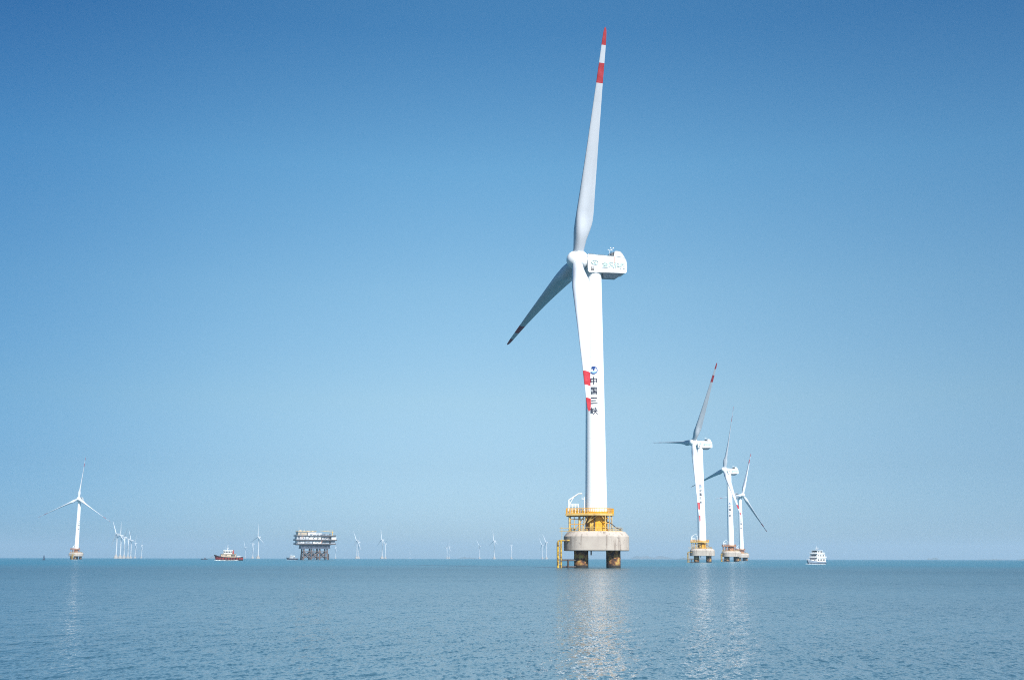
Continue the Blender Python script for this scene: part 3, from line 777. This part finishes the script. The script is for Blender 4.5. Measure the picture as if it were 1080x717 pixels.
# ------------------------------------------------------------------ vessels
def hull(bm, L, B, depth, sheer_f, sheer_a, flare=0.12, z0=-0.6, mi_lo=0, mi_hi=1, split=None, n=22):
    """Ship hull along X, bow at -X. Two colours split at height split."""
    rows = []
    for i in range(n+1):
        t = i/n; x = -L/2 + L*t
        w = B/2*min(1, (1-(1-min(1, t/0.38))**2.2))**0.75 * (1 if t < 0.85 else 1-0.35*((t-0.85)/0.15)**2)
        w = max(w, 0.04)
        top = depth + sheer_f*max(0, 1-t/0.55)**1.8 + sheer_a*max(0, (t-0.55)/0.45)**2
        sp_ = depth*0.45 if split is None else split
        rake = (1-t)**3*L*0.06
        ws = [0.74, 0.9, 0.97, 1.0+flare*(1-t)]
        zs = [z0, sp_*0.4, sp_, top]
        rows.append([Vector((x + rake*(1-zz/top), w*kk*s, zz)) for s in (1,) for kk, zz in zip(ws, zs)] + [Vector((x + rake*(1-zz/top), -w*kk, zz)) for kk, zz in zip(reversed(ws), reversed(zs))])
    vr = [[bm.verts.new(p) for p in r] for r in rows]
    for a, b in zip(vr[:-1], vr[1:]):
        for j in range(len(a)-1):
            f = bm.faces.new((a[j], b[j], b[j+1], a[j+1]))
            f.material_index = mi_lo if j in (0, 1, 5, 6) else (2 if j == 3 else mi_hi)
    bm.faces.new(vr[0]); bm.faces.new(list(reversed(vr[-1])))

def foam(L, B, parent, seed, h=0.35):
    rnd = random.Random(seed); bm = bmesh.new(); rings = []
    for i in range(61):
        t = 2*math.pi*i/60; x = -L/2*0.99*math.cos(t); y = B/2*1.02*math.copysign(abs(math.sin(t))**0.6, math.sin(t))
        k = rnd.uniform(0.3, 1.0)*h*(1.6 if x < -L*0.3 else 1.0); w = rnd.uniform(0.3, 0.9)
        d = Vector((x/L, y/B, 0)).normalized()
        rings.append([Vector((x, y, -0.2)) - d*0.3, Vector((x, y, k)), Vector((x, y, k*0.6)) + d*w*0.5, Vector((x, y, -0.2)) + d*w])
    ring_loft(bm, rings, close=False)
    return finish('bow_wave', bm, 'foam', parent)

def window_row(name, x0, x1, y, z0, z1, k, parent, gap=0.25, side=1):
    w = (x1-x0)/k
    for i in range(k):
        bm = bmesh.new(); box(bm, (x0+w*(i+0.5), y, (z0+z1)/2), (w*(1-gap), 0.08, z1-z0), bev=0.02)
        finish('window', bm, 'glass_dark', parent, smooth=False)

def tug(px, D, rz, s, label, hull_lo, hull_hi, house_m, big):
    t = thing('tugboat', label, 'tugboat', place(px, D), -azim(px)+R(rz))
    bm = bmesh.new(); hull(bm, 32, 9.5, 2.6, 2.2, 0.4, split=1.1); finish('hull', bm, [hull_lo, hull_hi, 'deck'], t, angle=30)
    bm = bmesh.new()                                                    # rubbing strake
    for sgn in (-1, 1): path(bm, [(-13.5, sgn*2.9, 4.0), (-11, sgn*4.3, 3.4), (-7, sgn*4.9, 2.9), (0, sgn*4.98, 2.55), (8, sgn*4.95, 2.5), (13.5, sgn*4.5, 2.65), (15.8, sgn*3.4, 2.9)], 0.28)
    path(bm, [(-13.5, 2.9, 4.0), (-15.2, 1.6, 4.4), (-15.9, 0, 4.6), (-15.2, -1.6, 4.4), (-13.5, -2.9, 4.0)], 0.45)
    finish('fender', bm, 'rubber', t)
    for i in range(7):
        bm = bmesh.new(); x = -8+3.1*i
        rings = []
        for a in range(13):
            w = 2*math.pi*a/12; rings.append([Vector((x+(0.5+0.17*math.cos(q))*math.cos(w), -5.12+0.17*math.sin(q), 1.75+(0.5+0.17*math.cos(q))*math.sin(w))) for q in [2*math.pi*j/6 for j in range(6)]])
        ring_loft(bm, rings); finish('tyre', bm, 'rubber', t)
    bm = bmesh.new(); box(bm, (-0.5, 0, 3.9), (16.5, 6.6, 3.0), bev=0.15); box(bm, (0, 0, 5.45), (17.6, 7.6, 0.22)); dh = finish('deckhouse', bm, house_m, t, angle=30)
    window_row('w', 2.2, 7.0, -3.33, 3.6, 4.9, 4, dh); window_row('w', -7.5, -2.0, -3.33, 4.0, 4.7, 4, dh, 0.5); window_row('w', -8, 7.5, 3.33, 4.0, 4.7, 8, dh, 0.5)
    bm = bmesh.new(); box(bm, (-1.2, 0, 7.0), (9.6, 5.6, 2.9), bev=0.2); box(bm, (-1.1, 0, 8.62), (11.0, 6.6, 0.3), bev=0.05); wh = finish('wheelhouse', bm, 'white_paint', t, angle=30)
    window_row('w', -5.7, 3.2, -2.83, 6.7, 7.9, 5, wh, 0.18); window_row('w', -5.7, 3.2, 2.83, 6.7, 7.9, 5, wh, 0.18)
    bm = bmesh.new(); box(bm, (-6.02, 0, 7.3), (0.08, 4.8, 1.1)); finish('window', bm, 'glass_dark', wh, smooth=False)
    bm = bmesh.new(); tube(bm, (-1.4, 0, 8.7), (-1.2, 0, 13.4), 0.28, 0.12); tube(bm, (-1.3, -1.8, 11.2), (-1.3, 1.8, 11.2), 0.09); tube(bm, (-2.6, 0, 10.2), (0.2, 0, 10.2), 0.1); box(bm, (-1.4, 0, 10.45), (0.4, 2.2, 0.25)); tube(bm, (-4.4, -1.5, 8.7), (-4.4, -1.5, 11.6), 0.05); finish('mast', bm, 'white_paint', t)
    for y in (-1.9, 1.9):
        bm = bmesh.new(); box(bm, (4.9, y, 6.7), (1.5, 1.1, 2.6), bev=0.1); tube(bm, (4.9, y, 8.0), (5.1, y, 8.9), 0.3); finish('funnel', bm, 'hull_red' if big else 'white_paint', t)
    if big:
        bm = bmesh.new(); box(bm, (11.2, 0, 3.35), (3.4, 4.2, 1.5), bev=0.15); tube(bm, (9.4, -2.2, 3.2), (9.4, 2.2, 3.2), 0.8, seg=16); finish('winch', bm, 'offwhite', t)
    bm = bmesh.new()
    pts = [(x, -4.6 if x < 13 else -3.8, 2.75) for x in (8.5, 10, 11.5, 13, 14.6)]
    for a, b in zip(pts[:-1], pts[1:]): tube(bm, (a[0], a[1], 3.75), (b[0], b[1], 3.75), 0.06, seg=6)
    for p in pts: tube(bm, p, (p[0], p[1], 3.75), 0.06, seg=6)
    finish('railing', bm, 'white_paint', t)
    foam(31, 9.2, t, 3)
    t.scale = (s*0.93, s, s*1.24)
    return t
tug(241, 1280, 6, 0.97, 'red and black tugboat with white wheelhouse, larger of the two tugs', 'hull_black', 'hull_red', 'cream', True)
tug(308.2, 1850, 10, 0.6, 'small dark blue workboat with white cabin beside the offshore substation', 'hull_blue', 'hull_blue', 'grey_panel', False)

def survey_ship(px, D, rz):
    t = thing('survey_ship', 'white multi-deck boat with dark windows, right of all the big turbines', 'ship', place(px, D), -azim(px)+R(rz))
    bm = bmesh.new(); hull(bm, 17.5, 5.6, 1.25, 1.0, 0.0, split=0.55); finish('hull', bm, ['hull_blue', 'hull_grey', 'deck'], t, angle=30)
    bm = bmesh.new(); box(bm, (2.3, 0, 2.35), (9.6, 4.9, 2.3), bev=0.1); box(bm, (2.3, 0, 3.55), (10.4, 5.5, 0.16)); a = finish('deckhouse', bm, 'white_paint', t, angle=30)
    window_row('w', -2.1, 6.7, -2.47, 1.95, 2.75, 5, a, 0.42); window_row('w', -2.1, 6.7, 2.47, 1.95, 2.75, 5, a, 0.42)
    bm = bmesh.new(); box(bm, (-2.52, 0.4, 2.45), (0.08, 3.2, 0.8)); finish('window', bm, 'glass_dark', a, smooth=False)
    bm = bmesh.new(); box(bm, (7.12, -1.0, 2.3), (0.08, 0.9, 1.7)); finish('door', bm, 'glass_dark', a, smooth=False)
    bm = bmesh.new(); box(bm, (2.3, 0, 4.6), (8.4, 4.6, 2.0), bev=0.1); box(bm, (2.2, 0, 5.66), (9.0, 5.1, 0.14)); b = finish('upper_deckhouse', bm, 'white_paint', t, angle=30)
    window_row('w', -1.4, 5.8, -2.32, 4.3, 5.1, 4, b, 0.5); window_row('w', -1.4, 5.8, 2.32, 4.3, 5.1, 4, b, 0.5)
    bm = bmesh.new(); box(bm, (-1.92, 0, 4.75), (0.08, 3.0, 0.7)); finish('window', bm, 'glass_dark', b, smooth=False)
    bm = bmesh.new(); box(bm, (1.7, 0, 6.55), (5.2, 4.0, 1.6), bev=0.12); box(bm, (1.6, 0, 7.4), (5.8, 4.5, 0.16)); c = finish('wheelhouse', bm, 'white_paint', t, angle=30)
    window_row('w', -0.7, 4.0, -2.02, 6.4, 7.1, 3, c, 0.4); window_row('w', -0.7, 4.0, 2.02, 6.4, 7.1, 3, c, 0.4)
    bm = bmesh.new(); box(bm, (-0.92, 0, 6.85), (0.08, 2.8, 0.7)); finish('window', bm, 'glass_dark', c, smooth=False)
    bm = bmesh.new(); tube(bm, (1.6, 0, 7.5), (1.8, 0, 9.9), 0.12, 0.06); tube(bm, (1.7, -1.1, 8.7), (1.7, 1.1, 8.7), 0.06); box(bm, (1.4, 0, 8.3), (0.3, 1.5, 0.2)); tube(bm, (3.2, 0.9, 7.5), (3.2, 0.9, 9.2), 0.04); finish('mast', bm, 'white_paint', t)
    foam(17.2, 5.5, t, 4, 0.25)
    t.scale = (0.95, 0.95, 0.98)
    bm = bmesh.new(); box(bm, (5.0, 1.2, 6.5), (1.3, 1.0, 1.6), bev=0.1); finish('funnel', bm, 'hull_grey', t)
    for zz, x0, x1, w in ((3.63, -2.7, 7.4, 2.65), (5.73, -2.1, 6.0, 2.4)):
        bm = bmesh.new(); rail_along(bm, [(x0, -w), (x1, -w), (x1, w), (x0, w)], zz, 0.95, 0.035, 1.3, True); finish('railing', bm, 'white_paint', t)
    bm = bmesh.new(); rail_along(bm, [(-3.0, -2.7), (-5.5, -2.5), (-7.3, -1.5), (-8.6, 0), (-7.3, 1.5), (-5.5, 2.5), (-3.0, 2.7)], 1.7, 1.0, 0.035, 1.0); finish('railing', bm, 'white_paint', t)
    for x in (-6.0, -4.6): 
        bm = bmesh.new(); box(bm, (x, -0.8, 1.9), (0.9, 0.9, 0.9), bev=0.06); finish('deck_locker', bm, 'white_paint', t)
    return t
survey_ship(860.3, 680, 60)

def fishing_boat(px, D):
    t = thing('fishing_boat', 'tiny dark fishing boat low on the water, off the bow of the red tug', 'fishing boat', place(px, D), -azim(px)+R(8))
    bm = bmesh.new(); hull(bm, 11, 3.2, 0.9, 0.8, 0.2, split=0.4); finish('hull', bm, ['hull_black', 'hull_blue', 'deck'], t, angle=30)
    bm = bmesh.new(); box(bm, (1.2, 0, 2.0), (2.6, 2.0, 2.0), bev=0.08); box(bm, (1.2, 0, 3.05), (3.2, 2.4, 0.12)); finish('cabin', bm, 'grey_blue', t, angle=30)
    bm = bmesh.new(); tube(bm, (-2.2, 0, 0.8), (-2.2, 0, 4.2), 0.08); tube(bm, (-2.2, 0, 1.4), (-4.6, 0, 3.2), 0.06); finish('mast', bm, 'steel_dark', t)
    return t
fishing_boat(215.4, 2100)

def buoy(px, D):
    t = thing('channel_buoy', 'slim dark buoy post standing alone in the water left of the lone turbine', 'buoy', place(px, D))
    bm = bmesh.new(); lathe(bm, [(0.9, -0.6), (1.5, -0.2), (1.5, 0.5), (1.1, 0.9), (0.3, 1.0)], 20); finish('float', bm, 'hull_blue', t)
    bm = bmesh.new()
    for a in range(4): tube(bm, (0.9*math.cos(a*math.pi/2), 0.9*math.sin(a*math.pi/2), 0.8), (0.3*math.cos(a*math.pi/2), 0.3*math.sin(a*math.pi/2), 4.4), 0.16)
    lathe(bm, [(0.42, 3.0), (0.42, 4.6), (0.15, 5.4)], 14); finish('marker', bm, 'hull_blue', t)
    return t
buoy(46.3, 1400)

# ------------------------------------------------------------------ offshore substation
def substation(px, D, rz):
    t = thing('offshore_substation', 'multi-deck white and grey substation platform on brown jacket legs', 'platform', place(px, D), -azim(px)+R(rz))
    s = 1.0
    legs = [(-18, -11), (-6, -11), (6, -11), (18, -11), (-18, 11), (-6, 11), (6, 11), (18, 11)]
    for x, y in legs:
        bm = bmesh.new(); tube(bm, (x*1.06, y*1.1, -1.2), (x, y, 18), 1.25, 1.1, seg=14); finish('leg', bm, 'jacket', t)
    for x0, x1 in ((-18, -6), (-6, 6), (6, 18)):
        for y in (-11, 11):
            bm = bmesh.new(); tube(bm, (x0*1.05, y*1.08, 2), (x1, y, 12.5), 0.85); tube(bm, (x1*1.05, y*1.08, 2), (x0, y, 12.5), 0.85); tube(bm, (x0, y, 12.8), (x1, y, 12.8), 0.5); tube(bm, (x0*1.05, y*1.08, 3.2), (x1*1.05, y*1.08, 3.2), 0.45); finish('brace', bm, 'jacket', t)
    for x in (-20.5, 21.5):
        bm = bmesh.new()
        for y in (-9, -5): tube(bm, (x, y, -1.2), (x, y, 9.5), 0.5); tube(bm, (x, y, 8.5), (x*0.85, y, 9.5), 0.35); tube(bm, (x, y, 4), (x*0.85, y, 4), 0.35)
        finish('boat_landing', bm, 'steel_dark', t)
    # cable deck: dark girders and pipes under the main decks
    bm = bmesh.new(); box(bm, (0, 0, 17.6), (46, 27, 0.7)); box(bm, (-2, 0, 23.2), (52, 28, 1.0))
    for x in range(-22, 24, 4): box(bm, (x, -12.5, 20.4), (0.5, 0.5, 5.2)); box(bm, (x, 12.5, 20.4), (0.5, 0.5, 5.2))
    for i in range(11): tube(bm, (-22+4*i, -12.5, 18), (-18+4*i, -12.5, 22.8), 0.22, seg=6)
    cdk = finish('cable_deck', bm, 'grey_blue', t, smooth=False)
    for i, (x, w, m_) in enumerate(((-17, 11, 'grey_blue'), (-4.5, 13, 'grey_blue'), (9, 12, 'grey_blue'), (19, 7, 'grey_blue'))):
        bm = bmesh.new(); box(bm, (x, -2, 20.3), (w, 18, 4.6), bev=0.1); finish('cable_room', bm, m_, cdk)
    bm = bmesh.new()
    for i in range(9): tube(bm, (-9+2.2*i, -6, -1.0), (-9+2.2*i, -6, 18), 0.3, seg=8)
    finish('cable_tubes', bm, 'jacket', t)
    # main decks
    for z, w, d, x in ((24.2, 62, 31, 0), (30.4, 64, 32, 0.5), (36.9, 62, 31, 0)):
        bm = bmesh.new(); box(bm, (x, 0, z), (w, d, 1.3)); dk = finish('deck', bm, 'steel_dark', t, smooth=False)
        bm = bmesh.new(); rail_along(bm, [(x-w/2, -d/2), (x+w/2, -d/2), (x+w/2, d/2), (x-w/2, d/2)], z+0.65, 1.3, 0.07, 2.0, True); finish('railing', bm, 'grey_panel', dk)
    def room(x0, x1, y0, y1, z0, z1, m_, ribs=True):
        bm = bmesh.new(); box(bm, ((x0+x1)/2, (y0+y1)/2, (z0+z1)/2), (x1-x0, y1-y0, z1-z0), bev=0.08)
        if ribs:
            k = max(2, int((x1-x0)/1.6))
            for i in range(k+1): box(bm, (x0+(x1-x0)*i/k, y0-0.06, (z0+z1)/2), (0.16, 0.12, (z1-z0)*0.96))
        return finish('equipment_room', bm, m_, t, smooth=False)
    def louvre(x, z, w, h, y, par):
        bm = bmesh.new(); box(bm, (x, y, z), (w, 0.12, h)); finish('louvre', bm, 'grille', par, smooth=False)
    a = room(-29, -18, -13.5, 10, 24.6, 29.9, 'offwhite'); louvre(-25, 27.3, 2.2, 2.6, -13.7, a)
    a = room(-17.3, -6, -14.2, 12, 24.6, 29.9, 'grey_panel'); louvre(-12, 27.0, 3.0, 2.0, -14.4, a)
    a = room(-5.4, 9.5, -13.2, 12, 24.6, 29.9, 'white_paint'); louvre(0, 27.5, 1.6, 2.4, -13.4, a); louvre(5, 27.5, 1.6, 2.4, -13.4, a)
    a = room(10.5, 20.5, -12.0, 12, 24.6, 29.9, 'grey_panel'); louvre(15, 27.0, 2.4, 2.4, -12.2, a)
    a = room(23.5, 30, -12.8, 12, 24.6, 29.9, 'grey_panel')
    a = room(-30, -26, -13.5, 10, 30.8, 36.4, 'offwhite')
    a = room(-25, -11, -14.4, 12, 30.8, 36.4, 'offwhite'); louvre(-20, 33.6, 2.0, 2.4, -14.6, a)
    a = room(-10.5, 8, -13.6, 12, 30.8, 36.4, 'white_paint'); louvre(-4, 33.2, 2.4, 1.8, -13.8, a); louvre(3, 33.2, 2.4, 1.8, -13.8, a)
    a = room(9, 21, -12.4, 12, 30.8, 36.4, 'offwhite'); louvre(13, 33.6, 2.2, 2.2, -12.6, a); louvre(17.6, 33.6, 2.2, 2.2, -12.6, a)
    a = room(24.2, 31.5, -13.8, 12, 30.8, 36.2, 'white_paint', False)
    a = room(-28, -14, -12.5, 10, 37.3, 42.6, 'cream'); louvre(-24, 40, 2.0, 2.2, -12.7, a)
    a = room(-13, -1, -13.4, 8, 37.3, 42.0, 'white_paint'); louvre(-7, 39.6, 2.6, 2.0, -13.6, a)
    a = room(0, 9.5, -12.4, 8, 37.3, 41.2, 'offwhite')
    a = room(11.5, 20, -11, 6, 37.3, 39.6, 'grey_panel')
    rnd = random.Random(5)
    for z0, z1 in ((24.6, 29.9), (30.8, 36.4)):
        for k in range(9):
            x = -29 + 6.2*k + rnd.uniform(-1.5, 1.5); bm = bmesh.new()
            path(bm, [(x, -15.0, z0), (x, -15.0, z1-rnd.uniform(0.8, 2.5)), (x+rnd.uniform(1, 3), -15.0, z1-rnd.uniform(0.2, 0.6))], rnd.uniform(0.16, 0.34), seg=6)
            finish('pipe', bm, rnd.choice(['grey_blue', 'steel_dark', 'jacket', 'orange']), t)
    for k in range(6):
        bm = bmesh.new(); h = rnd.uniform(1.5, 3.6); x = -8+5.2*k
        box(bm, (x, -14.6, 37.3+h/2), (rnd.uniform(1.2, 3.2), 1.2, h), bev=0.06); finish('equipment_cabinet', bm, rnd.choice(['grey_blue', 'grey_panel', 'offwhite']), t)
    bm = bmesh.new(); box(bm, (-14, 0, 42.9), (29, 27, 0.5)); rf = finish('roof_deck', bm, 'offwhite', t, smooth=False)
    bm = bmesh.new(); rail_along(bm, [(-28.3, -13.3), (0.3, -13.3), (0.3, 13.3), (-28.3, 13.3)], 43.1, 1.4, 0.08, 2.0, True); finish('railing', bm, 'yellow_pale', rf)
    for x, y, w, h in ((-24, -6, 3.6, 2.6), (-18.5, -7, 3.0, 2.0), (-12, -5, 5.0, 1.8), (-5, -7, 3.0, 1.5)):
        bm = bmesh.new(); box(bm, (x, y, 43.1+h/2), (w, 4, h), bev=0.1); finish('roof_unit', bm, 'cream', rf)
    bm = bmesh.new()
    for y in (-13, -9):
        for x in (21.2, 23.2): tube(bm, (x, y, 24.2), (x, y, 40), 0.25, seg=6)
    for z in (24.6, 27.6, 30.6, 33.6, 36.8, 39.6): box(bm, (22.2, -11, z), (2.2, 4.2, 0.2))
    for z0, f in ((24.6, 1), (27.6, -1), (30.6, 1), (33.6, -1)): tube(bm, (22.2, -11-1.9*f, z0), (22.2, -11+1.9*f, z0+3), 0.3, seg=6)
    finish('stair_tower', bm, 'steel_dark', t)
    bm = bmesh.new(); tube(bm, (26.5, -8, 37.2), (26.5, -8, 42.5), 0.8, 0.7); box(bm, (26.5, -8, 43.0), (2.4, 2.2, 1.8), bev=0.1); tube(bm, (26.0, -8, 43.2), (6, -9, 45.0), 0.45, 0.25); tube(bm, (26.5, -8, 44), (26.5, -8, 46), 0.25); tube(bm, (26.5, -8, 46), (12, -8.7, 44.6), 0.08)
    finish('crane', bm, 'yellow_pale', t)
    bm = bmesh.new(); tube(bm, (-26.5, -10, 43), (-26.5, -10, 51), 0.22, 0.1); tube(bm, (-27.6, -10, 48.5), (-25.4, -10, 48.5), 0.1); tube(bm, (-16, 4, 43), (-16, 4, 48.5), 0.12); finish('antenna_mast', bm, 'offwhite', t)
    return t
substation(331.3, 1930, 9)

# ------------------------------------------------------------------ haze
def haze():
    bm = bmesh.new(); box(bm, (0, 0, 92), (33600, 33600, 187))
    m = bpy.data.materials.new('sea_haze'); m.use_nodes = True
    n, l = m.node_tree.nodes, m.node_tree.links
    n.remove(n['Principled BSDF'])
    v = n.new('ShaderNodeVolumePrincipled')
    v.inputs['Color'].default_value = (0.72, 0.87, 1.0, 1); v.inputs['Density'].default_value = HAZE
    v.inputs['Anisotropy'].default_value = 0.2
    l.new(v.outputs[0], n['Material Output'].inputs['Volume'])
    M['haze'] = m
    o = finish('haze', bm, 'haze', smooth=False)
    return struct(o, 'stuff')
HAZE = 8.5e-5
haze()
